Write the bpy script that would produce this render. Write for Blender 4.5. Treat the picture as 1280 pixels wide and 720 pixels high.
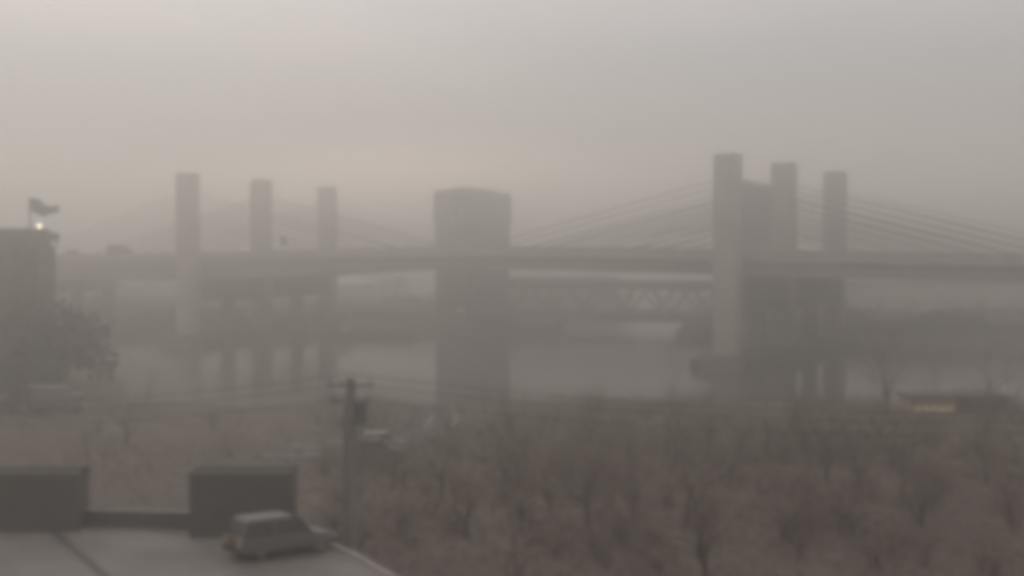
import bpy, bmesh, math, random
from mathutils import Vector, Matrix
random.seed(7)
C = bpy.context.scene
for o in list(bpy.data.objects): bpy.data.objects.remove(o)
col = C.collection
R = math.radians

# ------------------------------------------------------------------ camera
CAM_Z = 23.5
F_PX, HORIZON = 1800.0, 316.0
cd = bpy.data.cameras.new("camera"); cam = bpy.data.objects.new("camera", cd); col.objects.link(cam)
cam.location = (0, 0, CAM_Z)
cd.sensor_width = 36.0; cd.lens = 36.0 * F_PX / 1280.0
cam.rotation_euler = (R(90) - math.atan((360 - HORIZON) / F_PX), 0, 0)
cd.dof.use_dof = True; cd.dof.focus_distance = 420; cd.dof.aperture_fstop = cd.lens / 1000 / .30   # soft near range
cd.clip_start = 0.5; cd.clip_end = 20000
C.camera = cam

# ------------------------------------------------------------------ world: overcast sky with a paler band and a warm break low on the horizon
SUN_EL, SUN_AZ = 34.0, -16.0           # degrees; azimuth from +Y towards +X
w = bpy.data.worlds.new("World"); C.world = w; w.use_nodes = True
nt = w.node_tree; nt.nodes.clear()
def N(t, **k):
    n = nt.nodes.new(t)
    for a, b in k.items(): setattr(n, a, b)
    return n
out = N('ShaderNodeOutputWorld'); bg = N('ShaderNodeBackground')
sky = N('ShaderNodeTexSky', sky_type='NISHITA', sun_disc=False, sun_elevation=R(SUN_EL), sun_rotation=R(SUN_AZ))
tc = N('ShaderNodeTexCoord'); sep = N('ShaderNodeSeparateXYZ')
nt.links.new(tc.outputs['Generated'], sep.inputs[0])
ramp = N('ShaderNodeValToRGB'); ramp.color_ramp.interpolation = 'B_SPLINE'
e = ramp.color_ramp.elements
e[0].position = 0.0; e[0].color = (.44, .408, .375, 1)
e[1].position = 1.0; e[1].color = (.90, .85, .835, 1)
for p, c in ((.04, (.42, .39, .362, 1)), (.09, (.285, .273, .266, 1)), (.16, (.40, .378, .372, 1)), (.35, (.62, .575, .563, 1))):
    q = e.new(p); q.color = c
nt.links.new(sep.outputs[2], ramp.inputs[0])
noise = N('ShaderNodeTexNoise'); noise.inputs['Scale'].default_value = 2.6; noise.inputs['Detail'].default_value = 3
mp = N('ShaderNodeMapping'); mp.inputs['Scale'].default_value = (1, 1, 3.4); mp.inputs['Location'].default_value = (1.7, .4, .2)
nt.links.new(tc.outputs['Generated'], mp.inputs[0]); nt.links.new(mp.outputs[0], noise.inputs[0])
mr = N('ShaderNodeValToRGB')
mr.color_ramp.elements[0].position = .3; mr.color_ramp.elements[0].color = (.905, .925, .93, 1)
mr.color_ramp.elements[1].position = .7; mr.color_ramp.elements[1].color = (1.085, 1.045, 1.03, 1)
nt.links.new(noise.outputs[0], mr.inputs[0])
mul = N('ShaderNodeMix', data_type='RGBA', blend_type='MULTIPLY'); mul.inputs[0].default_value = 1
nt.links.new(ramp.outputs[0], mul.inputs[6]); nt.links.new(mr.outputs[0], mul.inputs[7])
# thin warm break in the cloud, low over the water left of centre
dv = N('ShaderNodeVectorMath', operation='DISTANCE')
gd = Vector((-.075, 1, .042)).normalized()
sc_ = N('ShaderNodeVectorMath', operation='MULTIPLY'); sc_.inputs[1].default_value = (1, 1, 4.2)
nt.links.new(tc.outputs['Generated'], sc_.inputs[0]); nt.links.new(sc_.outputs[0], dv.inputs[0])
dv.inputs[1].default_value = (gd.x, gd.y, gd.z * 4.2)
gr = N('ShaderNodeMapRange', interpolation_type='SMOOTHERSTEP')
gr.inputs[1].default_value = .0; gr.inputs[2].default_value = .24; gr.inputs[3].default_value = .75; gr.inputs[4].default_value = 0
nt.links.new(dv.outputs['Value'], gr.inputs[0])
gl = N('ShaderNodeMix', data_type='RGBA', blend_type='MIX'); gl.inputs[7].default_value = (.64, .515, .45, 1)
nt.links.new(gr.outputs[0], gl.inputs[0]); nt.links.new(mul.outputs[2], gl.inputs[6])
ns = N('ShaderNodeVectorMath', operation='SCALE'); ns.inputs['Scale'].default_value = .10
nt.links.new(sky.outputs[0], ns.inputs[0])
mix = N('ShaderNodeMix', data_type='RGBA'); mix.inputs[0].default_value = .96
nt.links.new(ns.outputs[0], mix.inputs[6]); nt.links.new(gl.outputs[2], mix.inputs[7])
nt.links.new(mix.outputs[2], bg.inputs[0]); bg.inputs[1].default_value = 1.0
nt.links.new(bg.outputs[0], out.inputs[0])

# ------------------------------------------------------------------ sun behind the overcast
sl = bpy.data.lights.new("sun", 'SUN'); sl.energy = .5; sl.angle = R(40); sl.color = (1, .94, .86)
so = bpy.data.objects.new("sun", sl); col.objects.link(so)
sd = Vector((math.sin(R(SUN_AZ)) * math.cos(R(SUN_EL)), math.cos(R(SUN_AZ)) * math.cos(R(SUN_EL)), math.sin(R(SUN_EL))))
so.rotation_euler = sd.to_track_quat('Z', 'Y').to_euler()

vs = C.view_settings; C.display_settings.display_device = 'sRGB'
vs.view_transform = 'Standard'; vs.look = 'None'; vs.exposure = .36; vs.gamma = 1
C.render.engine = 'CYCLES'
cy = C.cycles
cy.use_denoising = True
cy.volume_bounces = 4; cy.max_bounces = 8; cy.diffuse_bounces = 3; cy.glossy_bounces = 3
cy.filter_width = 7.0
HAZE_DENSITY, HAZE_G, HAZE_COL = .0038, .90, (.862, .852, .824, 1)

# ------------------------------------------------------------------ materials
def mat(name, rgb, rough=.8, var=.25, scale=3.0, metal=0.0, bump=.0, emit=None, spec=.3):
    m = bpy.data.materials.new(name); m.use_nodes = True
    t = m.node_tree; b = t.nodes['Principled BSDF']
    b.inputs['Roughness'].default_value = rough; b.inputs['Metallic'].default_value = metal
    b.inputs['Specular IOR Level'].default_value = spec
    g = t.nodes.new('ShaderNodeTexCoord'); n = t.nodes.new('ShaderNodeTexNoise')
    n.inputs['Scale'].default_value = scale; n.inputs['Detail'].default_value = 6; n.inputs['Roughness'].default_value = .65
    t.links.new(g.outputs['Object'], n.inputs[0])
    r = t.nodes.new('ShaderNodeValToRGB')
    lo = tuple(c * (1 - var) for c in rgb) + (1,); hi = tuple(min(1, c * (1 + var)) for c in rgb) + (1,)
    r.color_ramp.elements[0].position = .3; r.color_ramp.elements[1].position = .7
    r.color_ramp.elements[0].color = lo; r.color_ramp.elements[1].color = hi
    t.links.new(n.outputs[0], r.inputs[0]); t.links.new(r.outputs[0], b.inputs['Base Color'])
    if bump:
        k = t.nodes.new('ShaderNodeBump'); k.inputs['Strength'].default_value = bump; k.inputs['Distance'].default_value = .3
        t.links.new(n.outputs[0], k.inputs['Height']); t.links.new(k.outputs[0], b.inputs['Normal'])
    if emit:
        b.inputs['Emission Color'].default_value = emit[0] + (1,); b.inputs['Emission Strength'].default_value = emit[1]
    return m
M = dict(
    pierconc=mat('dark_pier_concrete', (.13, .125, .115), .9, .25, .3),  # darker concrete tone for piers, cross beams and pile caps
    concrete=mat('concrete', (.33, .315, .29), .85, .18, .25, bump=.1),
    deck=mat('deck_concrete', (.24, .233, .218), .85, .2, .2),
    asphalt=mat('asphalt', (.05, .05, .05), .9, .25, .8),
    cable=mat('cable_sheath', (.12, .12, .12), .6, .1, 1),
    steel=mat('painted_steel', (.07, .08, .09), .6, .2, .6),
    clad=mat('tower_cladding', (.07, .072, .072), .7, .18, .3),
    clad_dark=mat('tower_panel', (.045, .048, .05), .7, .18, .3),
    timber=mat('wet_timber', (.04, .037, .033), .9, .3, 2),
    tank=mat('tank_paint', (.55, .54, .52), .6, .12, .15),
    shed=mat('shed_wall', (.42, .41, .395), .8, .12, .2),
    roofdark=mat('dark_roof', (.06, .06, .06), .9, .2, .4),
    darkwall=mat('dark_brick', (.07, .06, .055), .9, .25, .5),
    glass=mat('dark_glass', (.02, .022, .025), .15, .1, 1, spec=.5),
    bark=mat('bark', (.105, .087, .073), .95, .3, 3),
    twig=mat('winter_twigs', (.115, .090, .076), .95, .3, 2),
    thicket=mat('brown_thicket', (.080, .063, .053), .95, .35, .4),
    evergreen=mat('dark_foliage', (.04, .043, .036), .95, .35, 1.2),
    ground=mat('winter_grass', (.076, .060, .051), .95, .35, .12, bump=.3),
    bank=mat('bank_earth', (.05, .046, .04), .95, .3, .1, bump=.3),
    lot=mat('lot_paving', (.132, .122, .115), .85, .30, .18),
    kerb=mat('kerb_stone', (.24, .215, .2), .85, .15, 1),
    seam=mat('tar_seam', (.05, .048, .046), .9, .2, 2),
    contdark=mat('dark_container_paint', (.07, .067, .063), .7, .2, .6),
    roofpanel=mat('dark_roof_panel', (.03, .029, .028), .95, .3, .8, spec=.1),  # colour darkened below the body's to offset sky light on the container roof
    truckgrey=mat('pale_grey_truck_paint', (.15, .145, .14), .6, .1, 1),
    trim=mat('pale_trim', (.125, .115, .105), .6, .15, 1),
    pole=mat('weathered_pole', (.17, .15, .14), .9, .25, 2),
    wire=mat('wire', (.06, .057, .053), .7, .1, 1),
    carpaint=mat('grey_car_paint', (.075, .072, .069), .65, .06, 1, spec=.5),
    white=mat('white_paint', (.3, .295, .285), .5, .08, 1),
    rubber=mat('rubber', (.02, .02, .02), .9, .1, 4),
    amber=mat('amber_lens', (.27, .185, .14), .3, .1, 4),
    lamp=mat('lamp_glow', (.9, .8, .6), .4, 0, 1, emit=((1, .84, .62), 5)),
    lampdim=mat('lamp_glow_dim', (.9, .75, .55), .4, 0, 1, emit=((1, .76, .52), 1.1)),
    window=mat('lit_window', (.8, .65, .45), .4, 0, 1, emit=((1, .8, .58), .06)),
    yellow=mat('yellow_wall', (.36, .29, .17), .8, .15, .6),
    flag=mat('dark_cloth', (.13, .13, .135), .9, .1, 2),
    line=mat('road_paint', (.5, .47, .44), .8, .2, 2),
)
wm = bpy.data.materials.new('river_water'); wm.use_nodes = True
t = wm.node_tree; b = t.nodes['Principled BSDF']
b.inputs['Base Color'].default_value = (.04, .039, .033, 1); b.inputs['Roughness'].default_value = .1
g = t.nodes.new('ShaderNodeTexCoord'); mpp = t.nodes.new('ShaderNodeMapping'); mpp.inputs['Scale'].default_value = (.22, .5, 1)
n = t.nodes.new('ShaderNodeTexNoise'); n.inputs['Scale'].default_value = 1.0; n.inputs['Detail'].default_value = 5
k = t.nodes.new('ShaderNodeBump'); k.inputs['Strength'].default_value = .22; k.inputs['Distance'].default_value = .3
t.links.new(g.outputs['Object'], mpp.inputs[0]); t.links.new(mpp.outputs[0], n.inputs[0])
t.links.new(n.outputs[0], k.inputs['Height']); t.links.new(k.outputs[0], b.inputs['Normal'])
M['water'] = wm

# ------------------------------------------------------------------ mesh helpers
class MB:
    def __init__(s): s.v = []; s.f = []
    def add(s, vs, fs):
        o = len(s.v); s.v += [tuple(p) for p in vs]; s.f += [tuple(i + o for i in f) for f in fs]; return s
    def hexa(s, p):     # 8 points: bottom 4 ccw, top 4 ccw
        return s.add(p, [(3, 2, 1, 0), (4, 5, 6, 7), (0, 1, 5, 4), (1, 2, 6, 5), (2, 3, 7, 6), (3, 0, 4, 7)])
    def box(s, x0, x1, y0, y1, z0, z1):
        return s.hexa([(x0, y0, z0), (x1, y0, z0), (x1, y1, z0), (x0, y1, z0), (x0, y0, z1), (x1, y0, z1), (x1, y1, z1), (x0, y1, z1)])
    def cbox(s, x0, x1, y0, y1, z0, z1, c):  # box with chamfered top edges
        s.box(x0, x1, y0, y1, z0, z1 - c)
        return s.hexa([(x0, y0, z1 - c), (x1, y0, z1 - c), (x1, y1, z1 - c), (x0, y1, z1 - c), (x0 + c, y0 + c, z1), (x1 - c, y0 + c, z1), (x1 - c, y1 - c, z1), (x0 + c, y1 - c, z1)])
    def tube(s, pts, rad, n=8, caps=True):
        pts = [Vector(p) for p in pts]; rr = rad if isinstance(rad, (list, tuple)) else [rad] * len(pts)
        o = len(s.v)
        d0 = (pts[-1] - pts[0]).normalized()
        up = Vector((0, 0, 1)) if abs(d0.z) < .9 else Vector((1, 0, 0))
        for i, p in enumerate(pts):
            d = (pts[min(i + 1, len(pts) - 1)] - pts[max(i - 1, 0)]).normalized()
            a = d.cross(up).normalized(); b_ = a.cross(d)
            for j in range(n):
                q = 2 * math.pi * j / n
                s.v.append(tuple(p + (a * math.cos(q) + b_ * math.sin(q)) * rr[i]))
        for i in range(len(pts) - 1):
            for j in range(n):
                j2 = (j + 1) % n
                s.f.append((o + i * n + j, o + i * n + j2, o + (i + 1) * n + j2, o + (i + 1) * n + j))
        if caps:
            s.f.append(tuple(o + j for j in reversed(range(n)))); s.f.append(tuple(o + (len(pts) - 1) * n + j for j in range(n)))
        return s
    def prism(s, prof, z0, z1):   # footprint polygon extruded up
        m = len(prof); o = len(s.v)
        s.v += [(p[0], p[1], z0) for p in prof] + [(p[0], p[1], z1) for p in prof]
        s.f += [tuple(o + i for i in reversed(range(m))), tuple(o + m + i for i in range(m))]
        s.f += [(o + i, o + (i + 1) % m, o + m + (i + 1) % m, o + m + i) for i in range(m)]
        return s
    def bar(s, p, q, wd, h):     # rectangular bar between two points
        p = Vector(p); q = Vector(q); d = (q - p).normalized()
        up = Vector((0, 0, 1)) if abs(d.z) < .95 else Vector((0, 1, 0))
        a = d.cross(up).normalized() * wd / 2; b_ = a.normalized().cross(d) * h / 2
        return s.hexa([p - a - b_, p + a - b_, q + a - b_, q - a - b_, p - a + b_, p + a + b_, q + a + b_, q - a + b_])
    def build(s, name, m, parent=None, smooth=False):
        me = bpy.data.meshes.new(name); me.from_pydata(s.v, [], s.f); me.update()
        me.materials.append(M[m] if isinstance(m, str) else m)
        if smooth: me.shade_smooth()
        bm = bmesh.new(); bm.from_mesh(me); bmesh.ops.recalc_face_normals(bm, faces=bm.faces); bm.to_mesh(me); bm.free()
        o = bpy.data.objects.new(name, me); col.objects.link(o)
        if parent is not None: o.parent = parent
        return o
def tag(o, label=None, cat=None, group=None, kind=None):
    if label: o['label'] = label
    if cat: o['category'] = cat
    if group: o['group'] = group
    if kind: o['kind'] = kind
    return o
def empty(name, loc, label, cat, group=None, rz=0):
    o = bpy.data.objects.new(name, None); col.objects.link(o); o.location = loc; o.rotation_euler = (0, 0, rz)
    return tag(o, label, cat, group)
def copy_tree(o, parent=None):
    c = o.copy(); col.objects.link(c)
    if parent is not None: c.parent = parent
    for ch in [x for x in bpy.data.objects if x.parent == o]: copy_tree(ch, c)
    return c
def at(px, d, z=None, py=None):
    """ground point seen in pixel column px at distance d"""
    x = (px - 640) / F_PX * d
    if z is None: z = CAM_Z - (py - HORIZON) / F_PX * d
    return Vector((x, d, z))
def grid(name, x0, x1, y0, y1, nx, ny, zf, m, kind='structure'):
    me = MB()
    for j in range(ny + 1):
        for i in range(nx + 1):
            x = x0 + (x1 - x0) * i / nx; y = y0 + (y1 - y0) * j / ny
            me.v.append((x, y, zf(x, y)))
    for j in range(ny):
        for i in range(nx):
            a = j * (nx + 1) + i; me.f.append((a, a + 1, a + nx + 2, a + nx + 1))
    return tag(me.build(name, m, smooth=True), kind=kind)
def sst(a, b_, x):
    t_ = max(0, min(1, (x - a) / (b_ - a))); return t_ * t_ * (3 - 2 * t_)
def wob(x, y): return math.sin(x * .11 + 1.3) * math.cos(y * .083) + .5 * math.sin(x * .31 + y * .27)

# ------------------------------------------------------------------ setting: water and land
tag(MB().add([(-3000, -3000, 0), (3000, -3000, 0), (3000, 3000, 0), (-3000, 3000, 0)], [(0, 1, 2, 3)]).build('water', 'water'), kind='structure')
def near_edge(x): return 208 + 50 * sst(-58, -72, x) + 85 * sst(-88, -102, x) + 4 * math.sin(x * .07) + 2 * math.sin(x * .23)
def near_z(x, y):
    top = 2.4 + 4.2 * sst(190, 75, y) + .28 * wob(x, y)
    return -2 + (top + 2) * sst(near_edge(x) + 2, near_edge(x) - 7, y)
grid('ground', -420, 420, -60, 380, 200, 140, near_z, 'ground')
def left_edge(x): return 384 + 3 * math.sin(x * .09) + 150 * sst(-28, -10, x)
def left_z(x, y):
    return -2 + (4.1 + .3 * wob(x, y)) * sst(left_edge(x) - 2, left_edge(x) + 4, y) * sst(46, 38, x)
grid('far_bank', -700, 50, 370, 760, 125, 60, left_z, 'bank')
def right_edge(x): return 344 + 3 * math.sin(x * .08) + 60 * sst(92, 72, x)
def right_z(x, y): return -2 + (4.6 + .4 * wob(x, y)) * sst(right_edge(x) - 2, right_edge(x) + 4, y) * sst(70, 78, x)
grid('opposite_bank', 60, 700, 330, 760, 110, 60, right_z, 'bank')

# ------------------------------------------------------------------ the highway bridge with three columns per tower
def topdist(py): return 20.0 * F_PX / (HORIZON - py)
Lc = [at(px, topdist(py), 0) for px, py in ((235, 217), (327, 225), (409.5, 234))]
Rc = [at(px, topdist(py), 0) for px, py in ((909.5, 193), (979.5, 204), (1043.5, 215))]
def lat(P, v):
    i = 0 if v < 1 else 1
    return P[i].lerp(P[i + 1], v - i)
AX = (Rc[1] - Lc[1]).normalized(); SPAN = 148.0
def bp(s, v):      # s metres along from the left tower, v 0..2 across
    return lat(Lc, v).lerp(lat(Rc, v), s / SPAN)
def ztop(s): return 21.9 + 1.9 * math.exp(-((s - 88) / 78) ** 2)       # road level
def zbot(s): return ztop(s) - (4.1 + 1.7 * sst(60, 0, s))
bridge = empty('highway_bridge', (Lc[0].x, Lc[0].y, 0), 'long grey concrete cable-stayed road bridge on six square-topped columns across the misty river', 'bridge')
BO = Vector(bridge.location)
def B(mb, name, m, smooth=False):
    mb.v = [(x - BO.x, y - BO.y, z - BO.z) for x, y, z in mb.v]
    return mb.build(name, m, bridge, smooth)
S0, S1 = -190, 260
def strip(v0, v1, zt, zb, step=10):
    mb = MB(); o = 0
    ss = [S0 + i * step for i in range(int((S1 - S0) / step) + 1)]
    for s in ss:
        a = bp(s, v0); c = bp(s, v1)
        mb.v += [(a.x, a.y, zb(s)), (c.x, c.y, zb(s)), (c.x, c.y, zt(s)), (a.x, a.y, zt(s))]
    for i in range(len(ss) - 1):
        k_ = i * 4; q = k_ + 4
        for j in range(4):
            j2 = (j + 1) % 4; mb.f.append((k_ + j, k_ + j2, q + j2, q + j))
    mb.f += [(0, 1, 2, 3), tuple(len(mb.v) - 4 + j for j in (3, 2, 1, 0))]
    return mb
for v0, v1 in ((.11, .88), (1.12, 1.89)):
    B(strip(v0, v1, ztop, lambda s: ztop(s) - 1.0), 'deck', 'deck')
    for a in (.0, .5, 1.0):
        c = v0 + .03 + (v1 - v0 - .14) * a
        B(strip(c, c + .08, lambda s: ztop(s) - 1.0, zbot), 'box_girder', 'deck')
    B(strip(v0 - .012, v0, lambda s: ztop(s) + 1.1, lambda s: ztop(s) - 1.1), 'parapet', 'concrete')
    B(strip(v1, v1 + .012, lambda s: ztop(s) + 1.1, lambda s: ztop(s) - 1.1), 'parapet', 'concrete')
    B(strip(v0 + .03, v1 - .03, lambda s: ztop(s) + .02, lambda s: ztop(s) - .05), 'road_surface', 'asphalt')
def ellipse(c, a, b_, n=20, ax=AX, p=2.6):
    nx = Vector((-ax.y, ax.x, 0)); r = []
    for i in range(n):
        q = 2 * math.pi * i / n; cx, sx = math.cos(q), math.sin(q)
        r.append(c + ax * a * math.copysign(abs(cx) ** (2 / p), cx) + nx * b_ * math.copysign(abs(sx) ** (2 / p), sx))
    return r
TOPZ = CAM_Z + 20.0
for P in (Lc, Rc):
    for i, c in enumerate(P):
        mb = MB(); mb.prism(ellipse(c, 2.7, 2.3, p=4), 3.0, TOPZ - .2); mb.prism(ellipse(c, 2.6, 2.2, p=4), TOPZ - .2, TOPZ)
        tcol = B(mb, 'tower_column', 'concrete')
        for zz in (TOPZ - 5.2, TOPZ - 12, 15.8):       # cast joints, proud ribs round the shaft
            r = MB().prism([p - BO for p in ellipse(c, 2.76, 2.36, p=4)], zz, zz + .35); r.build('joint_band', 'concrete', tcol)
    d = (P[2] - P[0]).normalized(); nn = Vector((-d.y, d.x, 0))
    for v in (.52, 1.5):
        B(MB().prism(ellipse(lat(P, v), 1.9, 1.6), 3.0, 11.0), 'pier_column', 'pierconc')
    mb = MB()
    s = 0 if P is Lc else SPAN
    for i in (0, 1):
        a = P[i] + (P[i + 1] - P[i]).normalized() * 2.2; c = P[i + 1] - (P[i + 1] - P[i]).normalized() * 2.2
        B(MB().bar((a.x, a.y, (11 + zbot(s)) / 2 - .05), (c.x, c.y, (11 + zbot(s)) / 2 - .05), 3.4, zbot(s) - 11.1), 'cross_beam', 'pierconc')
    for i, c in enumerate(P):
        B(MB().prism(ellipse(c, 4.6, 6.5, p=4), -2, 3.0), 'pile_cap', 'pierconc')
    a = P[0] - d * 4; c = P[2] + d * 6
    for s_ in (-1, 1):
        B(MB().bar((a.x + nn.x * 6 * s_, a.y + nn.y * 6 * s_, .4), (c.x + nn.x * 6 * s_, c.y + nn.y * 6 * s_, .4), .9, 3.2), 'fender', 'timber')
# stays: four planes, eight each way
for P, s0 in ((Lc, 0), (Rc, SPAN)):
    for i, v in ((0, .095), (1, .895), (1, 1.105), (2, 1.905)):
        for sgn in (-1, 1):
            for k in range(8):
                zt = TOPZ - 5.0 - k * 1.55
                s = s0 + sgn * (64 - k * 6.6)
                e_ = bp(s, v); c = P[i] + (e_ - P[i]).normalized() * 2.2
                B(MB().tube([(c.x, c.y, zt), (e_.x, e_.y, ztop(s) + .6)], .115, 5), 'stay_cable', 'cable')
# side pier towards the left bank, and one beyond the right edge
for s in (-86, 236):
    P = [bp(s, v) for v in (0, 1, 2)]
    for v in (0.05, .52, 1.0, 1.5, 1.95):
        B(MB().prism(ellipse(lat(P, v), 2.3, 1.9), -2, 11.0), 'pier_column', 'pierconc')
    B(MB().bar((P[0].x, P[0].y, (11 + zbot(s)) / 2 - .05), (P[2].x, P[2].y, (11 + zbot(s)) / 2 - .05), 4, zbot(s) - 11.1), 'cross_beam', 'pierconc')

# vehicles and a sign on the deck
def yaw_of(v): return math.atan2(v.y, v.x)
def box_truck(loc, rz, label, body='shed', cab='darkwall'):
    r = empty('box_truck', loc, label, 'truck', rz=rz)
    MB().cbox(-3.6, 1.6, -1.2, 1.2, 1.0, 3.5, .08).build('cargo_box', body, r)
    c = MB(); c.hexa([(1.75, -1.1, .6), (3.7, -1.1, .6), (3.7, 1.1, .6), (1.75, 1.1, .6), (1.75, -1.1, 2.5), (3.1, -1.1, 2.5), (3.1, 1.1, 2.5), (1.75, 1.1, 2.5)])
    cb = c.build('cab', cab, r)
    MB().hexa([(3.5, -1, 1.55), (3.55, -1, 1.5), (3.55, 1, 1.5), (3.5, 1, 1.55), (3.17, -.95, 2.4), (3.22, -.95, 2.4), (3.22, .95, 2.4), (3.17, .95, 2.4)]).build('windscreen', 'glass', cb)
    MB().box(-3.6, 3.5, -.5, .5, .55, .98).build('chassis', 'rubber', r)
    for x in (-2.4, 2.7):
        for y in (-1, 1):
            MB().tube([(x, y - .13, .48), (x, y + .13, .48)], .48, 14).build('wheel', 'rubber', r)
    return r
def bz(s, v, dz=.03):
    p = bp(s, v); return (p.x, p.y, ztop(s) + dz)
def s_at(px, v):
    lo, hi = S0, S1
    for _ in range(50):
        m = (lo + hi) / 2; p = bp(m, v)
        if 640 + F_PX * p.x / p.y < px: lo = m
        else: hi = m
    return lo
YA = yaw_of(AX)
box_truck(bz(s_at(150, .3), .3), YA, 'dark box truck on the bridge deck left of the leftmost column', 'darkwall')
def car(loc, rz, label, paint='carpaint', cat='car', name='parked_car', lens='amber'):
    r = empty(name, loc, label, cat, rz=rz)
    secs = [(-2.25, .95), (-2.15, 1.02), (-1.1, 1.0), (1.0, .98), (2.1, .80), (2.3, .62)]
    mb = MB()
    for x, z in secs:
        w_ = .93 if abs(x) < 2 else .86
        mb.v += [(x, -w_, .35), (x, w_, .35), (x, w_ + .02, .6), (x, w_ - .05, z), (x, -w_ + .05, z), (x, -w_ - .02, .6)]
    for i in range(len(secs) - 1):
        for j in range(6):
            a = i * 6; mb.f.append((a + j, a + (j + 1) % 6, a + 6 + (j + 1) % 6, a + 6 + j))
    mb.f += [(0, 1, 2, 3, 4, 5), tuple(len(mb.v) - 6 + j for j in (5, 4, 3, 2, 1, 0))]
    mb.build('body', paint, r)
    rf = MB(); rf.hexa([(-1.95, -.72, 1.62), (.35, -.72, 1.62), (.35, .72, 1.62), (-1.95, .72, 1.62), (-1.8, -.64, 1.72), (.2, -.64, 1.72), (.2, .64, 1.72), (-1.8, .64, 1.72)])
    roof = rf.build('roof', paint, r)
    MB().hexa([(-2.18, -.84, .98), (1.05, -.84, .96), (1.05, .84, .96), (-2.18, .84, .98), (-1.93, -.70, 1.63), (.34, -.70, 1.63), (.34, .70, 1.63), (-1.93, .70, 1.63)]).build('windows', 'glass', r)
    for y in (-1, 1):
        for xa, xb in ((-2.2, -1.96), (-.75, -.7), (1.06, .36)):
            MB().bar((xa, y * .87, .97), (xb, y * .73, 1.64), .1, .07).build('pillar', paint, r)
        MB().box(-2.31, -2.2, y * .66 - .2, y * .66 + .2, .55, .98).build('tail_light', lens, r)
        MB().box(2.2, 2.33, y * .62 - .18, y * .62 + .18, .58, .72).build('headlight', 'white', r)
        for x in (-1.4, 1.4):
            wl = MB().tube([(x, y * .82 - .1, .34), (x, y * .82 + .12 * y + .02, .34)], .34, 16).build('wheel', 'rubber', r)
            MB().tube([(x, y * .97, .34), (x, y * .985, .34)], .2, 10).build('rim', 'trim', wl)
    MB().box(-2.36, -2.2, -.85, .85, .38, .58).build('bumper', 'rubber', r)
    return r
car(bz(s_at(92, .3), .3, .65), YA, 'small dark car on the bridge deck at far left, beyond the box truck', 'darkwall')
sg = empty('road_sign', bz(s_at(349, .08), .14), 'small dark road sign on the bridge parapet right of the second column', 'sign', rz=YA)
MB().box(-1.1, 1.1, -.06, .06, 2.4, 4.4).build('sign_panel', 'clad', sg)
for x in (-.8, .8): MB().tube([(x, .12, 0), (x, .12, 4.3)], .08, 6).build('post', 'steel', sg)

# ------------------------------------------------------------------ the lift bridge behind
A = Vector((.8965, -.443, 0)).normalized(); Nn = Vector((-A.y, A.x, 0))
C1 = at(583, 445, 0); C2 = at(940, 405, 0)
lift = empty('lift_bridge', (C1.x, C1.y, 0), 'dark lift bridge with two blocky towers and low truss span behind the highway bridge', 'bridge')
LO = Vector(lift.location); TH = 43.3
def LP(o, a, n_, z): return Vector(o) + A * a + Nn * n_ + Vector((0, 0, z)) - LO
def lbox(o, a0, a1, n0, n1, z0, z1, mb=None, ca=0):
    mb = mb or MB()
    q = [(a0, n0), (a1, n0), (a1, n1), (a0, n1)]
    if ca:
        i = [(a0 + ca, n0 + ca), (a1 - ca, n0 + ca), (a1 - ca, n1 - ca), (a0 + ca, n1 - ca)]
    else: i = q
    return mb.hexa([LP(o, a, n_, z0) for a, n_ in q] + [LP(o, a, n_, z1) for a, n_ in i])
for o in (C1, C2):
    tw = lbox(o, -11, 0, 0, 30, 3.2, 33.0).build('lift_tower', 'clad', lift)
    hd = MB(); lbox(o, -11.4, .4, -.4, 30.6, 33.0, 42.3, hd); lbox(o, -11.4, .4, -.4, 30.6, 42.3, 43.0, hd, .8)
    hd.build('machinery_house', 'clad', tw)
    lbox(o, -8.5, -2.5, 5, 25, 43.0, 43.9).build('roof_vent', 'clad_dark', tw)
    lbox(o, -11.5, .5, -.5, 30.7, 32.7, 33.1).build('ledge', 'clad_dark', tw)
    for i in range(4):      # cladding panels standing proud of the shaft on both seen faces
        for z0, z1 in ((4, 13), (13.3, 22.5), (22.8, 32)):
            lbox(o, 0, .22, .6 + i * 7.3, 7.5 + i * 7.3, z0, z1).build('cladding_panel', 'clad_dark', tw)  # right face's shade is put into a darker panel colour
    for i in range(2):
        for z0, z1 in ((4, 13), (13.3, 22.5), (22.8, 32)):
            lbox(o, -10.6 + i * 5.3, -5.6 + i * 5.3, -.22, 0, z0, z1).build('cladding_panel', 'clad', tw)
    for i in range(4):
        lbox(o, .4, .55, 1.2 + i * 7.3, 6.9 + i * 7.3, 34, 40.5).build('louvre_panel', 'clad_dark', tw)
    for zz in (35.2, 31.6):  # small service balconies at the left edge
        lbox(o, -13.0, -11.45, 4, 7, zz, zz + .9).build('balcony', 'steel', tw)
    if o is C1:
        for a, zz in ((-1.2, 36.2), (-1.6, 33.6), (-4.6, 33.6)):
            lbox(o, a - .25, a + .25, -.7, -.42, zz, zz + .5).build('lamp', 'lampdim', tw)
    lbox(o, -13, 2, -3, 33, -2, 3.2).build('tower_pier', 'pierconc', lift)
SP = (C2 - A * 11 - C1).length
NP = 12
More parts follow.
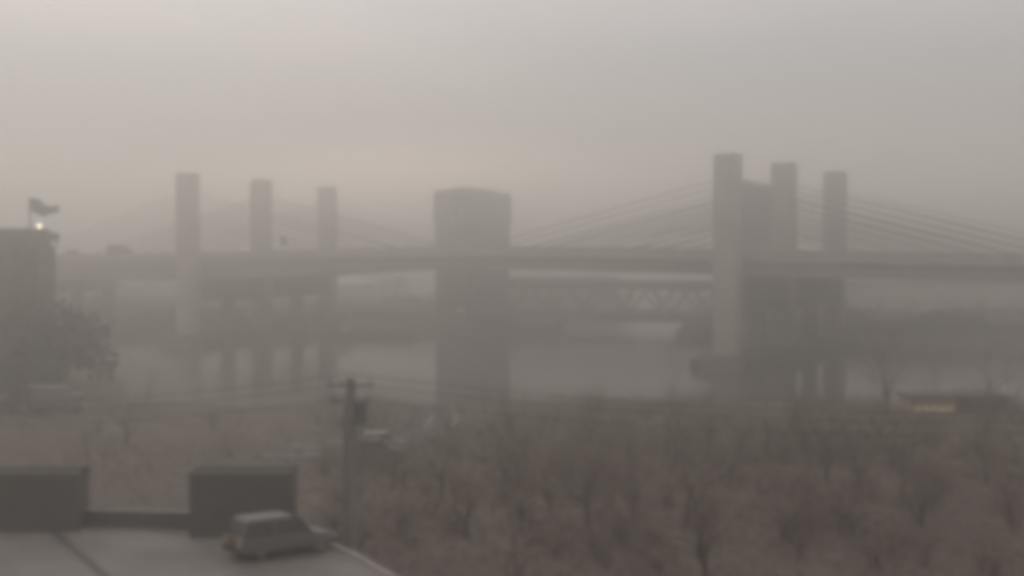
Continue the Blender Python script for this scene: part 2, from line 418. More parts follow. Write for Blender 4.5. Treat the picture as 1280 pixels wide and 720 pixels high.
for n_ in (3.0, 27.0):
    for z0, z1, nm in ((13.3, 15.0, 'top_chord'), (3.2, 5.9, 'bottom_chord')):
        lbox(C1, .8, SP - .8, n_ - .5, n_ + .5, z0, z1).build(nm, 'steel', lift)
    for i in range(NP + 1):
        a = 1.2 + (SP - 2.4) * i / NP
        if i % 2 == 0: MB().bar(LP(C1, a, n_, 5.9), LP(C1, a, n_, 13.3), .45, .45).build('vertical', 'steel', lift)
        if i < NP:
            a2 = 1.2 + (SP - 2.4) * (i + 1) / NP
            p, q = (5.8, 13.4) if i % 2 == 0 else (13.4, 5.8)
            MB().bar(LP(C1, a, n_, p), LP(C1, a2, n_, q), .6, .62).build('diagonal', 'steel', lift)
for i in range(NP + 1):
    a = 1.2 + (SP - 2.4) * i / NP
    MB().bar(LP(C1, a, 3.6, 13.2), LP(C1, a, 26.4, 13.2), .5, 1.9).build('sway_strut', 'steel', lift)
lbox(C1, .5, SP - .5, 3.6, 26.4, 3.6, 5.2).build('roadway', 'deck', lift)
for o, a0, a1 in ((C1, -260, -11.6), (C2, .8, 260)):     # low approach viaducts
    lbox(o, a0, a1, 3, 27, 4.4, 6.4).build('approach_deck', 'deck', lift)
    for n_ in (3, 26.6): lbox(o, a0, a1, n_, n_ + .4, 6.4, 7.5).build('railing', 'concrete', lift)
    k = 1
    while k * 18 < abs(a1 - a0):
        a = (a1 - k * 18) if o is C1 else (a0 + k * 18)
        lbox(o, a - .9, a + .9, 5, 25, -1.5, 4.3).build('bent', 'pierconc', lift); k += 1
def fender(name, pts, top, label):
    r = empty(name, (pts[0][0], pts[0][1], 0), label, 'fender'); o = Vector(r.location)
    for i in range(len(pts) - 1):
        a = Vector((*pts[i], 0)) - o; c = Vector((*pts[i + 1], 0)) - o
        n_ = max(2, int((c - a).length / 1.1))
        for zz in (.5, top - .35): MB().bar(a + Vector((0, 0, zz)), c + Vector((0, 0, zz)), .5, .35).build('wale', 'timber', r)
        for k_ in range(n_ + 1):
            p = a.lerp(c, k_ / n_); h = top + random.uniform(-.15, .25)
            MB().tube([(p.x, p.y, -1.5), (p.x, p.y, h)], .42, 8).build('timber_pile', 'timber', r)
p0, p1 = at(636, 432, 0), at(692, 424, 0)
fender('timber_fender', [(p0.x, p0.y), (p1.x, p1.y), (p1.x + 3, p1.y + 14)], 2.6, 'low dark timber fender at the foot of the middle tower block')
p0, p1 = at(846, 392, 0), at(893, 388, 0)
fender('timber_fender', [(p0.x + 4, p0.y + 14), (p0.x, p0.y), (p1.x, p1.y)], 2.6, 'low dark timber fender left of the tallest right-hand column')
p0, p1 = at(858, 398, 0), at(898, 392, 0)
fender('timber_dolphin', [(p0.x, p0.y), (p1.x, p1.y), (p1.x, p1.y + 5), (p0.x, p0.y + 5), (p0.x, p0.y)], 3.8, 'taller dark pile cluster just behind the right-hand timber fender')

# ------------------------------------------------------------------ far banks: tanks, sheds, lamps
def tank(px, d, r_, h, label, z0=2.0):
    p = at(px, d, z0); r = empty('storage_tank', p, label, 'tank', 'pale oil tanks on the far banks')
    MB().tube([(0, 0, 0), (0, 0, h)], r_, 40).build('tank_wall', 'tank', r)
    for k_ in (1, 2, 3): MB().tube([(0, 0, h * k_ / 4), (0, 0, h * k_ / 4 + .15)], r_ + .06, 40).build('girth_ring', 'trim', r)
    MB().tube([(0, 0, h), (0, 0, h + .25), (0, 0, h + 1.6)], [r_ + .15, r_ + .1, .5], 40).build('tank_roof', 'tank', r)
    st = MB()
    for i in range(22):
        q = -2.2 + i * .075; st.bar((math.cos(q) * (r_ + .1), math.sin(q) * (r_ + .1), h * i / 22 + .3), (math.cos(q) * (r_ + 1), math.sin(q) * (r_ + 1), h * i / 22 + .3), .5, .12)
    st.build('stair', 'steel', r)
tank(176, 560, 13, 11.0, 'pale storage tank seen under the bridge between the dark pier and the leftmost column')
tank(262, 600, 13, 11.0, 'pale storage tank seen under the bridge just right of the leftmost column')
tank(372, 610, 13, 10.6, 'pale storage tank seen under the bridge before the third column')
tank(443, 540, 9.5, 10.2, 'pale flat storage tank just right of the third column, under the deck')
tank(482, 590, 9.0, 12.0, 'taller rounded storage tank beside the thin lamp post under the deck')
tank(100, 590, 13, 10.5, 'pale storage tank at far left between the side pier columns')
def warehouse(px0, px1, d, z0, z1, depth, label, wall='shed', roof='roofdark', nb=7):
    a = at(px0, d, z0); c = at(px1, d, z0); W = c.x - a.x; h = z1 - z0
    r = empty('warehouse', a, label, 'warehouse')
    wl = MB().box(0, W, 0, depth, 0, h).build('wall', wall, r)
    MB().hexa([(-.5, -.5, h), (W + .5, -.5, h), (W + .5, depth + .5, h), (-.5, depth + .5, h), (-.5, -.5, h + 1.1), (W + .5, -.5, h + 1.1), (W + .5, depth * .5, h + 2), (-.5, depth * .5, h + 2)]).build('roof', roof, r)
    for i in range(nb):
        x = W * (i + .5) / nb; MB().box(x - 1.6, x + 1.6, -.12, 0, .1, min(4.2, h * .6)).build('roller_door', 'trim', r)
        MB().box(x + W / nb / 2 - .2, x + W / nb / 2 + .2, -.18, 0, 0, h - .1).build('pilaster', wall, r)
warehouse(1040, 1330, 520, 2.2, 11.6, 24, 'long pale warehouse with a dark roof line under the deck at right')
warehouse(640, 772, 578, 2.0, 12.3, 22, 'dark warehouse behind the left half of the lift span', 'darkwall')
def shed(px0, px1, d, z0, h, dep, label, wall='darkwall'):
    a = at(px0, d, z0); c = at(px1, d, z0); W = c.x - a.x
    r = empty('shed', a, label, 'shed')
    MB().box(0, W, 0, dep, 0, h).build('wall', wall, r)
    MB().add([(-.3, -.3, h), (W + .3, -.3, h), (W + .3, dep + .3, h), (-.3, dep + .3, h), (-.3, dep / 2, h + 1.3), (W + .3, dep / 2, h + 1.3)], [(0, 1, 5, 4), (3, 4, 5, 2), (0, 4, 3), (1, 2, 5), (0, 3, 2, 1)]).build('roof', 'roofdark', r)
    MB().box(W * .4, W * .6, -.1, 0, 0, h * .7).build('door', 'trim', r)
    return r
shed(84, 132, 432, 2, 3.4, 8, 'low dark shed on the far bank between the side pier columns')
shed(250, 305, 436, 2, 3.6, 8, 'low dark shed on the far bank right of the leftmost column')
shed(440, 500, 452, 2, 3.4, 8, 'low dark shed on the far bank left of the middle tower block')
shed(1085, 1150, 372, 2.4, 4.0, 9, 'low dark shed on the right bank under the deck beside the last column')
shed(1200, 1275, 380, 2.4, 5.0, 9, 'low dark shed on the right bank near the right edge')
def lamp_post(px, d, z0, h, m, label, size=.45):
    r = empty('lamp_post', at(px, d, z0), label, 'lamp post')
    MB().tube([(0, 0, 0), (0, 0, h)], [.16, .1], 8).build('pole', 'steel', r)
    MB().tube([(0, 0, h), (.5, -.3, h + .25), (1.1, -.6, h + .3)], .06, 6).build('arm', 'steel', r)
    MB().cbox(1.0, 1.0 + size, -.8, -.8 + size, h + .05, h + .3 + size * .3, .05).build('lamp_head', m, r)
lamp_post(496, 470, 2, 13.3, 'trim', 'thin dark lamp post standing against the pale strip left of the middle tower')
lamp_post(306, 425, 2, 3.0, 'lampdim', 'short lit lamp post on the far bank left of the second column', .7)
lamp_post(570, 430, 3.2, 3.2, 'lampdim', 'short lit lamp post at the foot of the middle tower block', .7)
lamp_post(278, 392, 2, 2.2, 'lampdim', 'lowest lit lamp post, at the water between the first two columns', .6)
lamp_post(1000, 345, 2.4, 9, 'trim', 'dark lamp post on the right bank in the gap between the last two columns')
ct = empty('shipping_container', at(430, 386, 2.1), 'pale orange container on the far bank just right of the third column', 'container')
MB().box(-1.25, 1.25, 0, 6, .1, 2.6).build('container_body', mat('pale_orange', (.62, .45, .33), .7, .1, 1), ct)
for x in (-.62, .62): MB().box(x - .58, x + .58, -.08, 0, .2, 2.5).build('door_leaf', mat('pale_orange_door', (.58, .42, .3), .7, .1, 1), ct)

# ------------------------------------------------------------------ trees
edge = [(-60, 85), (-29.4, 82.8), (-18.5, 81.4), (-12, 79.2), (-9.6, 76.6), (-8.3, 74.6), (-7.2, 72.4), (-5.8, 69.4), (-4.2, 66), (-2.2, 60), (0, 50), (0, 20), (-60, 20)]
def in_lot(x, y, pad=1.2):
    if y > 85: return False
    xs = [(p[1], p[0]) for p in edge[:11]]
    for (ya, xa), (yb_, xb) in zip(xs, xs[1:]):
        if yb_ <= y <= ya: return x < xa + (xb - xa) * (ya - y) / max(1e-6, ya - yb_) + pad
    return x < pad
def grow(mb, twg, p, d, L, r_, depth, rng, spread):
    seg = 3; pts = [p]; rad = [r_]
    for i in range(seg):
        d = (d + Vector((rng.uniform(-1, 1), rng.uniform(-1, 1), rng.uniform(-.5, .6))) * .22).normalized()
        p = p + d * L / seg; pts.append(p); rad.append(r_ * (1 - .4 * (i + 1) / seg))
    (mb if depth > 2 else twg).tube(pts, rad, 6 if depth > 3 else (4 if depth > 1 else 3), caps=False)
    if depth == 0: return
    nb = 3 if depth > 1 else 4
    for i in range(nb):
        k_ = rng.uniform(.45, 1) if i else 1
        j = min(seg, max(1, round(k_ * seg)))
        ang = rng.uniform(0, 2 * math.pi); tilt = rng.uniform(.35, .95) * spread * (.55 if i == 0 else 1)
        a = d.orthogonal().normalized(); b_ = a.cross(d)
        nd = (d * math.cos(tilt) + (a * math.cos(ang) + b_ * math.sin(ang)) * math.sin(tilt) + Vector((0, 0, .05))).normalized()
        grow(mb, twg, pts[j], nd, L * rng.uniform(.58, .82), rad[j] * rng.uniform(.55, .75), depth - 1, rng, spread)
def tree_mesh(seed, h, depth=5, spread=1.0, stems=1):
    rng = random.Random(seed); a, c = MB(), MB()
    for s in range(stems):
        d = Vector((rng.uniform(-.3, .3), rng.uniform(-.3, .3), 1)).normalized() if stems > 1 else Vector((rng.uniform(-.1, .1), rng.uniform(-.1, .1), 1))
        grow(a, c, Vector((rng.uniform(-.3, .3) * (stems > 1), rng.uniform(-.3, .3) * (stems > 1), -.3)), d, h * .34, h * (.019 if stems < 4 else .012), depth, rng, spread)
    return a, c
protos = []
def make_tree(name, seed, h, label, cat, group=None, depth=5, spread=1.0, stems=1, twig='twig'):
    a, c = tree_mesh(seed, h, depth, spread, stems)
    r = empty(name, (0, 0, -50), label, cat, group)
    a.build('trunk', 'bark', r); c.build('crown', twig, r)
    return r
BR = 'bare trees of the brown thicket'
BL = 'bare brown tree in the thicket filling the near bank'
kinds = [make_tree('bare_tree', 11 + i, 6.5 + .5 * i, BL, 'tree', BR, 5, .95 + .14 * (i % 3), 1 + i % 3) for i in range(6)]
used = [False] * 6
def place(k_, x, y, sc, label=None, group=True, z=None):
    if not used[k_]: o = kinds[k_]; used[k_] = True
    else: o = copy_tree(kinds[k_])
    o.location = (x, y, near_z(x, y) if z is None else z); o.rotation_euler = (0, 0, random.uniform(0, 6.28)); o.scale = (sc, sc, sc)
    o['label'] = label or BL
    if label:
        if 'group' in o: del o['group']
    else: o['group'] = BR
    return o
# the trees one can tell apart
place(2, *at(1108, 186, 0).xy, 1.75, 'broad bare tree at right standing left of the low yellow building')
place(4, *at(1222, 186, 0).xy, 1.5, 'spreading bare tree in front of the right end of the low yellow building')
place(1, *at(1170, 197, 0).xy, 1.1, 'thin bare tree between the two spreading trees at right')
place(3, *at(1262, 180, 0).xy, 1.3, 'bare tree nearest the right edge beside the low building')
place(0, *at(505, 172, 0).xy, .85, 'thin bare tree rising right of the utility pole')
place(5, *at(158, 150, 0).xy, .9, 'bare leaning tree in front of the pale sign board at left')
place(3, *at(180, 205, 0).xy, .95, 'thin bare tree by the water in front of the leftmost column')
place(2, *at(735, 150, 0).xy, 1.0, 'forked bare tree in the middle of the thicket left of the pale posts')
n_placed = 0
while n_placed < 92:
    px = random.uniform(440, 1330); d = 72 + 130 * random.random() ** .8
    if abs(px - 1165) < 60 and d > 150: continue
    if in_lot((px - 640) / F_PX * d, d, 2.5): continue
    if 470 < px < 600 and d > 135 and random.random() < .75: continue
    p = at(px, d, 0); place(random.randrange(6), p.x, p.y, random.uniform(.5, 1.0) * (1 if d < 165 else .62)); n_placed += 1
SL = 'low bare shrub in the brown thicket of the near bank'
sk = [[make_tree('bare_shrub', 60 + i, 3.6, SL, 'shrub', 'bare shrubs of the brown thicket', 4, 1.25, 6), False] for i in range(4)]
n_shr = 0
while n_shr < 290:
    px = random.uniform(395, 1340); d = 70 + 134 * random.random() ** .85; x = (px - 640) / F_PX * d
    if in_lot(x, d, 2) or d > near_edge(x) - 5: continue
    if abs(px - 1195) < 75 and d > 150: continue
    if 470 < px < 600 and d > 135 and random.random() < .6: continue
    e_ = random.choice(sk); o = copy_tree(e_[0]) if e_[1] else e_[0]; e_[1] = True
    o.location = (x, d, near_z(x, d)); o.rotation_euler = (0, 0, random.uniform(0, 6.28)); o.scale = (random.uniform(.8, 1.35),) * 2 + (random.uniform(.6, 1.1),); n_shr += 1
for i in range(16):
    px = random.uniform(-30, 430); d = random.uniform(120, 200)
    p = at(px, d, 0); place(random.randrange(6), p.x, p.y, random.uniform(.3, .5))
# undergrowth: upright stems nobody could count
ug = MB(); rng = random.Random(5)
for i in range(20000):
    px = rng.uniform(-60, 1340); d = 68 + 138 * rng.random() ** .8
    if px < 400 and rng.random() < .6: continue
    p = at(px, d, 0)
    if p.y > near_edge(p.x) - 5: continue
    if in_lot(p.x, p.y): continue
    z = near_z(p.x, p.y); h = rng.uniform(.2, 1.3) * (1 if px > 440 else .35)
    for k_ in range(4):
        b0 = Vector((p.x + rng.uniform(-1.2, 1.2), p.y + rng.uniform(-1.2, 1.2), z + rng.uniform(0, h)))
        u = Vector((rng.uniform(-1, 1), rng.uniform(-1, 1), rng.uniform(-.3, .9))).normalized(); q = u.orthogonal().normalized() * rng.uniform(.02, .05); L = rng.uniform(.3, .9)
        ug.add([b0 - q, b0 + q, b0 + u * L], [(0, 1, 2)])
me = bpy.data.meshes.new('undergrowth'); me.from_pydata(ug.v, [], ug.f); me.materials.append(M['thicket'])
o = bpy.data.objects.new('undergrowth', me); col.objects.link(o); tag(o, 'low brown winter brush covering the near bank', kind='stuff')
# dark scrub and trees of the far banks: crowns of many small leaf faces over a trunk
def leafy(seed, h, wd, n=520):
    rng = random.Random(seed); a, c = MB(), MB()
    a.tube([(0, 0, -.5), (.1, 0, h * .4), (0, .1, h * .8)], [h * .035, h * .025, h * .01], 6)
    lobes = [(rng.uniform(-.5, .5) * wd, rng.uniform(-.5, .5) * wd, rng.uniform(.3, .85) * h, rng.uniform(.18, .34) * wd) for _ in range(11)]
    for i in range(n):
        lx, ly, lz, lr = rng.choice(lobes)
        v = Vector((rng.gauss(0, 1), rng.gauss(0, 1), rng.gauss(0, 1))).normalized() * lr * rng.uniform(.5, 1.1)
        p = Vector((lx, ly, lz)) + v; s = rng.uniform(.18, .42)
        u = Vector((rng.uniform(-1, 1), rng.uniform(-1, 1), rng.uniform(-1, 1))).normalized(); q = u.orthogonal().normalized()
        if p.z < .1: p.z = .1 + rng.random()
        c.add([p - u * s, p + q * s, p + u * s, p - q * s * .7], [(0, 1, 2, 3)])
    return a, c
lk = []
for i in range(4):
    a, c = leafy(30 + i, 6.0, 6.5)
    r = empty('scrub_tree', (0, 0, -50), 'dark scrub tree along the far waterside', 'tree', 'dark scrub trees on the far banks')
    a.build('trunk', 'bark', r); c.build('crown', 'evergreen', r); lk.append([r, False])
def scrub(px, d, sc, z, label=None):
    e_ = lk[random.randrange(4)]
    if not e_[1]: o = e_[0]; e_[1] = True
    else: o = copy_tree(e_[0])
    o.location = at(px, d, z); o.rotation_euler = (0, 0, random.uniform(0, 6.28)); o.scale = (sc * random.uniform(.9, 1.3), sc, sc)
    if label: o['label'] = label; del o['group']
    return o
for px in range(425, 545, 11): scrub(px + random.uniform(-4, 4), random.uniform(462, 500), random.uniform(.75, 1.1) * (1.25 if px > 490 else .8), 2)
for px in range(60, 425, 20): scrub(px + random.uniform(-6, 6), random.uniform(400, 440), random.uniform(.5, .72), 2)
for px in range(1066, 1300, 13): scrub(px + random.uniform(-5, 5), random.uniform(362, 400), random.uniform(.8, 1.1) , 2.4)
for px in range(1070, 1300, 17): scrub(px + random.uniform(-5, 5), random.uniform(352, 360), random.uniform(.4, .6), 2.4)
for px in range(636, 780, 14): scrub(px + random.uniform(-4, 4), random.uniform(547, 560), random.uniform(.8, 1.15), 1.6)

# ------------------------------------------------------------------ dark building, flag and trees at the far left
p = at(8, 236, 0); q = at(34, 236, 0); zb = 2.4
bd = empty('dark_building', (p.x, p.y, zb), 'tall dark flat-roofed building at the left edge in front of the bridge', 'building')
W = q.x - p.x; H = CAM_Z + 28 * 236 / F_PX - zb
wl = MB().box(-8, W, 0, 12, 0, H).build('wall', 'darkwall', bd)
MB().box(W, W + 1.8, .5, 9, 0, CAM_Z + 8 * 236 / F_PX - zb).build('stair_wing', 'darkwall', bd)
for fl in range(6):
    for i in range(3):
        wn = MB().box(W + 1.8, W + 1.88, 1.3 + i * 2.6, 2.7 + i * 2.6, 1.2 + fl * 3.5, 2.9 + fl * 3.5).build('window', 'trim', bd)
        MB().box(W + 1.88, W + 1.92, 1.4 + i * 2.6, 2.6 + i * 2.6, 1.3 + fl * 3.5, 2.8 + fl * 3.5).build('pane', 'glass', wn)
MB().box(-8.2, W + .2, -.2, 12.2, H, H + .35).build('parapet', 'trim', bd)
for fl in range(6):
    for i in range(4):
        wn = MB().box(-7.2 + i * 2.7, -5.6 + i * 2.7, -.1, .0, 1.2 + fl * 3.7, 3.0 + fl * 3.7).build('window', 'trim', bd)
        MB().box(-7.1 + i * 2.7, -5.7 + i * 2.7, -.14, -.1, 1.3 + fl * 3.7, 2.9 + fl * 3.7).build('pane', 'glass', wn)
fl = empty('flagpole', at(38, 242, zb + H), 'dark flag streaming right from a pole on the dark building roof', 'flagpole')
MB().tube([(0, 0, 0), (0, 0, 5.6)], [.2, .14], 8).build('pole', 'steel', fl)
fm = MB(); nx, nz = 14, 7
for j in range(nz + 1):
    for i in range(nx + 1):
        u, v = i / nx, j / nz
        fm.v.append((.1 + u * 4.6, .5 * math.sin(u * 8 + v), 5.4 - v * (2.5 - 1.1 * u) - u * 1.3 + .35 * math.sin(u * 7 + v * 1.5)))
for j in range(nz):
    for i in range(nx):
        a = j * (nx + 1) + i; fm.f.append((a, a + 1, a + nx + 2, a + nx + 1))
fo = fm.build('flag', 'flag', fl, True); sm = fo.modifiers.new('cloth', 'SOLIDIFY'); sm.thickness = .05
ld = empty('roof_lamp', at(50, 247, zb + H + .7), 'bright small lamp lit on the front edge of the dark building roof', 'lamp')
MB().tube([(0, 0, -.4), (0, 0, .0)], .06, 6).build('bracket', 'steel', ld); MB().tube([(0, -.1, -.05), (0, -.1, .5)], [.18, .2], 10).build('lamp_head', 'lamp', ld)
rb = empty('roof_tank', at(67, 244, CAM_Z + 8 * 236 / F_PX), 'dark tank on a frame at the right end of the dark building roof', 'tank')
for x in (-.55, .55):
    for y in (-.6, .6): MB().tube([(x, y, 0), (x * .9, y * .9, 1.1)], .08, 6).build('leg', 'steel', rb)
MB().tube([(-.85, 0, 1.7), (.85, 0, 1.7)], .65, 16).build('tank_shell', 'steel', rb)
for i, (px, d, sc, lb) in enumerate(((4, 225, 2.0, 'tall bare tree at the left edge in front of the dark building'), (22, 262, 2.3, 'tallest bare tree behind the dark building at the left edge'), (34, 215, 1.2, 'shorter bare tree by the water right of the left edge'), (66, 230, 2.6, 'tall bare tree against the right corner of the dark building'), (84, 232, 1.7, 'slender bare tree just right of the dark building'))):
    p = at(px, d, 0); place((1, 4, 0, 5, 2)[i], p.x, p.y, sc, lb)
for i, (px, d, sc) in enumerate(((-8, 190, 1.3), (14, 200, 1.2), (36, 205, 1.0), (55, 214, .9), (74, 226, 1.9), (52, 229, 2.3))):
    scrub(px, d, sc, near_z(*at(px, d, 0).xy), ('leftmost dark bush on the near bank at the left edge', 'second dark bush from the left edge on the near bank', 'third dark bush from the left edge on the near bank', 'small dark bush at the waterside below the dark building', 'tall dark bush at the right foot of the dark building', 'tallest dark bush against the front of the dark building')[i])

# ------------------------------------------------------------------ low yellow building, sign, rail, posts, ramp on the near bank
yb0, yb1 = at(1140, 191, 0), at(1262, 191, 0); zb = near_z(yb0.x + 5, 191) - .1
yb = empty('low_building', (yb0.x, yb0.y, zb), 'low yellow-walled building with a flat dark roof at right beside the bare trees', 'building')
W = yb1.x - yb0.x
MB().box(0, W * .46, 0, 6, 0, 2.1).build('wall', 'yellow', yb); tag(MB().box(W * .46, W, .1, 6, 0, 2.1).build('wall', 'darkwall', yb), 'dark right half of the wall')
MB().box(-.5, W + .5, -.7, 6.5, 2.1, 2.45).build('roof', 'roofdark', yb)
for i in range(5): MB().box(.5 + i * 1.05, 1.3 + i * 1.05, -.06, 0, .25, 1.0).build('window', 'window', yb)
for i in range(3): MB().box(W * .52 + i * 1.9, W * .52 + i * 1.9 + 1.1, .02, .1, .5, 1.3).build('window', 'glass', yb)
sb = empty('sign_board', at(142, 160, near_z(*at(142, 160, 0).xy)), 'pale two-panel sign board on posts behind a bare tree at left', 'sign')
zs = CAM_Z - (555 - HORIZON) / F_PX * 160 - sb.location.z
for x0, x1 in ((-1.05, -.05), (.05, 1.0)): MB().box(x0, x1, -.06, .06, zs, zs + 1.6).build('sign_panel', 'white', sb)
for x in (-.9, .9): MB().tube([(x, .12, 0), (x, .12, zs + 1.6)], .06, 6).build('post', 'steel', sb)
for i, (px, d, h, lb) in enumerate(((780, 131, 2.3, 'slim pale marker post, leftmost of three in the thicket'), (906, 130, 2.7, 'slim pale marker post, middle of three in the thicket'), (1041, 132, 2.4, 'slim pale marker post, rightmost of three in the thicket'))):
    p = at(px, d, 0); z = CAM_Z - (606 - HORIZON) / F_PX * d
    r = empty('marker_post', (p.x, p.y, near_z(p.x, p.y)), lb, 'post')
    hh = z - r.location.z + h
    MB().tube([(0, 0, 0), (.05, 0, hh)], .09, 8).build('post', 'white', r); MB().tube([(.05, 0, hh), (.05, 0, hh + .14)], [.12, .05], 8).build('cap', 'trim', r)
ga, gb = at(788, 116, 0), at(1012, 116, 0)
gr_ = empty('guard_rail', (ga.x, ga.y, near_z(ga.x, ga.y)), 'long pale guard rail running level through the thicket at right', 'guard rail')
zr = CAM_Z - (618 - HORIZON) / F_PX * 116 - gr_.location.z
MB().box(0, gb.x - ga.x, -.05, .05, zr - .3, zr).build('rail', 'trim', gr_)
for i in range(8):
    x = (gb.x - ga.x) * i / 7; MB().box(x - .07, x + .07, .06, .2, near_z(ga.x + x, 116) - gr_.location.z - .3, zr + .05).build('post', 'pole', gr_)
rd = MB(); rl = []
cx, cy_ = at(440, 178, 0).xy
def arc(r0, r1, dz, q0=-1.9, q1=.9, n=40):
    mb = MB()
    for i in range(n + 1):
        q = q0 + (q1 - q0) * i / n
        for r_ in (r0, r1):
            x, y = cx + math.cos(q) * r_ * .42, cy_ + math.sin(q) * r_ * 1.4
            mb.v.append((x, y, near_z(x, y) + dz))
    for i in range(n): mb.f.append((2 * i, 2 * i + 1, 2 * i + 3, 2 * i + 2))
    return mb
tag(arc(15, 31, .12).build('ramp_road', 'asphalt'), kind='structure')
for r_ in (15.6, 22.8, 30): tag(arc(r_, r_ + .5, .16).build('road_line', 'line'), kind='structure')
for px, d, lb, rz in ((478, 140, 'white car parked right of the utility pole, half hidden by twigs', .4), (470, 131, 'silver car parked in front of the white one beside the utility pole', .25)):
    p = at(px, d, 0); car((p.x, p.y, near_z(p.x, p.y) + .2), rz, lb, 'white' if d > 135 else 'carpaint', lens='rubber')
p = at(70, 190, 0); box_truck((p.x, p.y, near_z(p.x, p.y) + .1), .1, 'pale grey box truck parked by the water at far left', 'truckgrey', 'truckgrey')
hr = empty('handrail', at(301, 120, near_z(*at(301, 120, 0).xy)), 'short pale slanting handrail just above the right dark container', 'handrail')
zz = CAM_Z - (568 - HORIZON) / F_PX * 120 - hr.location.z
MB().tube([(-.75, 0, zz), (.75, 0, zz - .45)], .06, 8).build('rail', 'white', hr)
for x, dz in ((-.6, -.05), (.6, -.42)): MB().tube([(x, 0, -.2), (x, 0, zz + dz)], .04, 6).build('post', 'steel', hr)

# ------------------------------------------------------------------ foreground: raised paved lot with wall, dark containers, car
LZ = 7.9
tag(MB().prism(edge, -1, LZ).build('parking_lot', 'lot'), kind='structure')
kb = empty('kerb', (edge[3][0], edge[3][1], LZ), 'pale stone kerb curving along the right edge of the paved lot', 'kerb')
ko = Vector(kb.location)
for i in range(3, 10):
    a = Vector((*edge[i], LZ)) - ko; c = Vector((*edge[i + 1], LZ)) - ko
    n_ = max(1, int((c - a).length / 1.5))
    for k_ in range(n_):
        s = a.lerp(c, (k_ + .01) / n_); e_ = a.lerp(c, (k_ + .99) / n_); sh = Vector((-.25, -.05, .07))
        MB().bar(s + sh, e_ + sh, .3, .14).build('kerb_stone', 'kerb', kb)
lw = empty('low_wall', (-29.4, 82.8, LZ), 'low dark wall with a pale coping along the back of the lot', 'wall'); wo = Vector(lw.location)
wp = [Vector((-46, 83.6, LZ)), Vector((-29.4, 82.4, LZ)), Vector((-18.5, 81.0, LZ)), Vector((-13.2, 79.6, LZ))]
for a, c in zip(wp, wp[1:]):
    a = a - wo; c = c - wo
    MB().bar(a + Vector((0, 0, .45)), c + Vector((0, 0, .45)), .3, .9).build('wall_section', 'contdark', lw)
    MB().bar(a + Vector((0, 0, .95)), c + Vector((0, 0, .95)), .42, .1).build('coping', 'trim', lw)
tag(MB().bar(at(55, 82, LZ + .004), at(150, 66, LZ + .004), .5, .004).build('tar_seam', 'seam'), kind='structure')
def container(px0, px1, d, h, rz, label):
    a = at(px0, d, LZ); c = at(px1, d, LZ); W = (c.x - a.x) / math.cos(rz)
    r = empty('storage_container', a, label, 'container', rz=rz)
    MB().box(.05, W - .05, .06, 2.4, .12, h - .1).build('container_body', 'contdark', r)
    n_ = int(W / .45)
    for i in range(n_): MB().box(.12 + i * (W - .24) / n_, .12 + (i + .55) * (W - .24) / n_, .02, .06, .25, h - .25).build('side_rib', 'contdark', r)
    for x in (0, W - .16): MB().box(x, x + .16, 0, .16, 0, h - .1).build('corner_post', 'contdark', r)
    MB().box(0, W, 0, .14, .02, .22).build('bottom_rail', 'contdark', r)
    MB().box(-.02, W + .02, -.03, .1, h - .1, h + .02).build('top_rail', 'trim', r)
    MB().box(-.02, W + .02, .102, 2.45, h - .1, h).build('roof_panel', 'roofpanel', r)
container(-40, 95, 80.0, 3.3, .03, 'dark storage container at the left edge of the paved lot')
container(235, 365, 78.6, 3.55, .03, 'dark storage container behind the grey car on the paved lot')
p = at(350, 74.3, LZ); sv = car((p.x, p.y, LZ), R(36), 'grey estate car with an amber tail light parked on the paved lot'); sv.scale = (1.2, 1.2, 1.22)

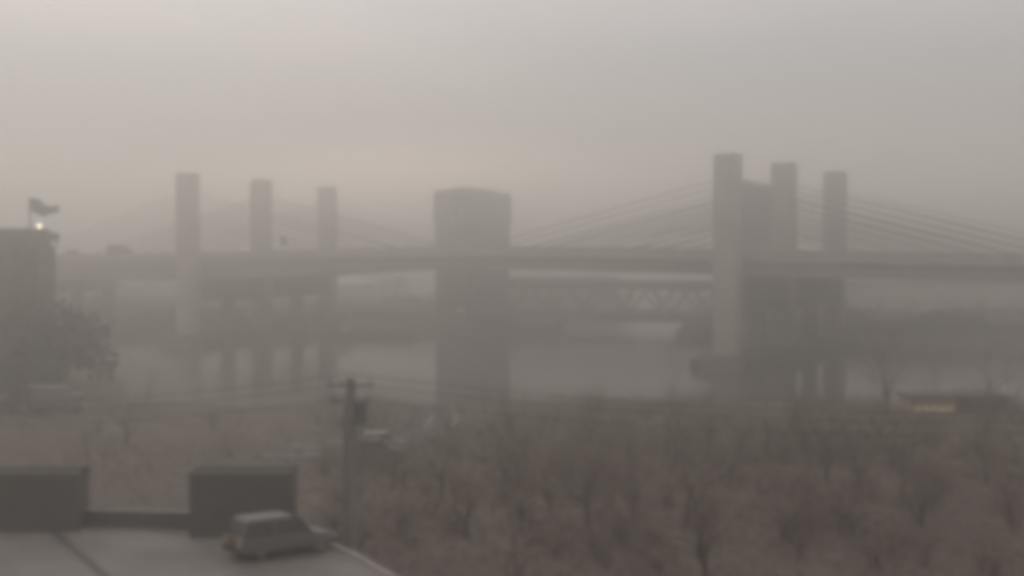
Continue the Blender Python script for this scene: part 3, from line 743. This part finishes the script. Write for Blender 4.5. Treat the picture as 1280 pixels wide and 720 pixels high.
# ------------------------------------------------------------------ utility pole and wires
pp = at(438, 80.5, 0); zg = near_z(pp.x, pp.y); zt = CAM_Z - (472 - HORIZON) / F_PX * 80.5
up = empty('utility_pole', (pp.x, pp.y, zg), 'weathered utility pole with crossarms and transformer beside the paved lot', 'utility pole')
MB().tube([(0, 0, -.5), (0, 0, zt - zg)], [.36, .25], 12).build('pole', 'pole', up)
arms = []
for dz, wd in ((-.45, 1.3), (-1.35, 1.1)):
    ar = MB().box(-wd, wd, -.32, -.2, zt - zg + dz - .08, zt - zg + dz + .08).build('crossarm', 'pole', up)
    for x in (-wd * .85, wd * .85, -wd * .4): MB().tube([(x, -.26, zt - zg + dz + .08), (x, -.26, zt - zg + dz + .3)], [.05, .07], 6).build('insulator', 'steel', ar)
tr = MB().tube([(.55, -.1, zt - zg - 2.6), (.55, -.1, zt - zg - 1.4)], .32, 14).build('transformer', 'steel', up)
MB().tube([(.55, -.1, zt - zg - 1.4), (.55, -.1, zt - zg - 1.2)], [.3, .1], 14).build('transformer_cap', 'steel', tr)
MB().tube([(-.34, -.1, .2), (-.3, -.1, zt - zg - 1.5)], .06, 6).build('conduit', 'trim', up)
def wire(end, y0, sag, label):
    a = Vector((pp.x, pp.y - .26, CAM_Z - (y0 - HORIZON) / F_PX * 80.5)); c = Vector(end) + Vector((0, 0, a.z)); pts = []
    for i in range(41):
        t_ = i / 40; q = a.lerp(c, t_); q.z -= 4 * sag * t_ * (1 - t_); pts.append(q)
    tag(MB().tube(pts, .02, 5).build('overhead_wire', 'wire'), label, 'wire', )
for y0, n_ in ((467, 'highest'), (479, 'middle'), (497, 'lowest')):
    wire((-72, 103, 0), y0, 2.7, f'{n_} overhead wire running left from the utility pole')
    wire((76, 98, 0), y0, 3.1, f'{n_} overhead wire running right from the utility pole')

# unused prototypes go
for i, o in enumerate(kinds):
    if not used[i]: bpy.data.objects.remove(o)

# ------------------------------------------------------------------ fog
hz = MB().box(-3050, 3050, -3050, 3050, -3, 46.5).build('haze', 'white')
hm = bpy.data.materials.new('fog'); hm.use_nodes = True; ht = hm.node_tree; ht.nodes.clear()
ho = ht.nodes.new('ShaderNodeOutputMaterial'); pv = ht.nodes.new('ShaderNodeVolumePrincipled')
pv.inputs['Color'].default_value = HAZE_COL; pv.inputs['Density'].default_value = HAZE_DENSITY; pv.inputs['Anisotropy'].default_value = HAZE_G
ht.links.new(pv.outputs[0], ho.inputs['Volume'])
hz.data.materials.clear(); hz.data.materials.append(hm)
tag(hz, 'pale river fog filling the air over the whole scene', kind='stuff')
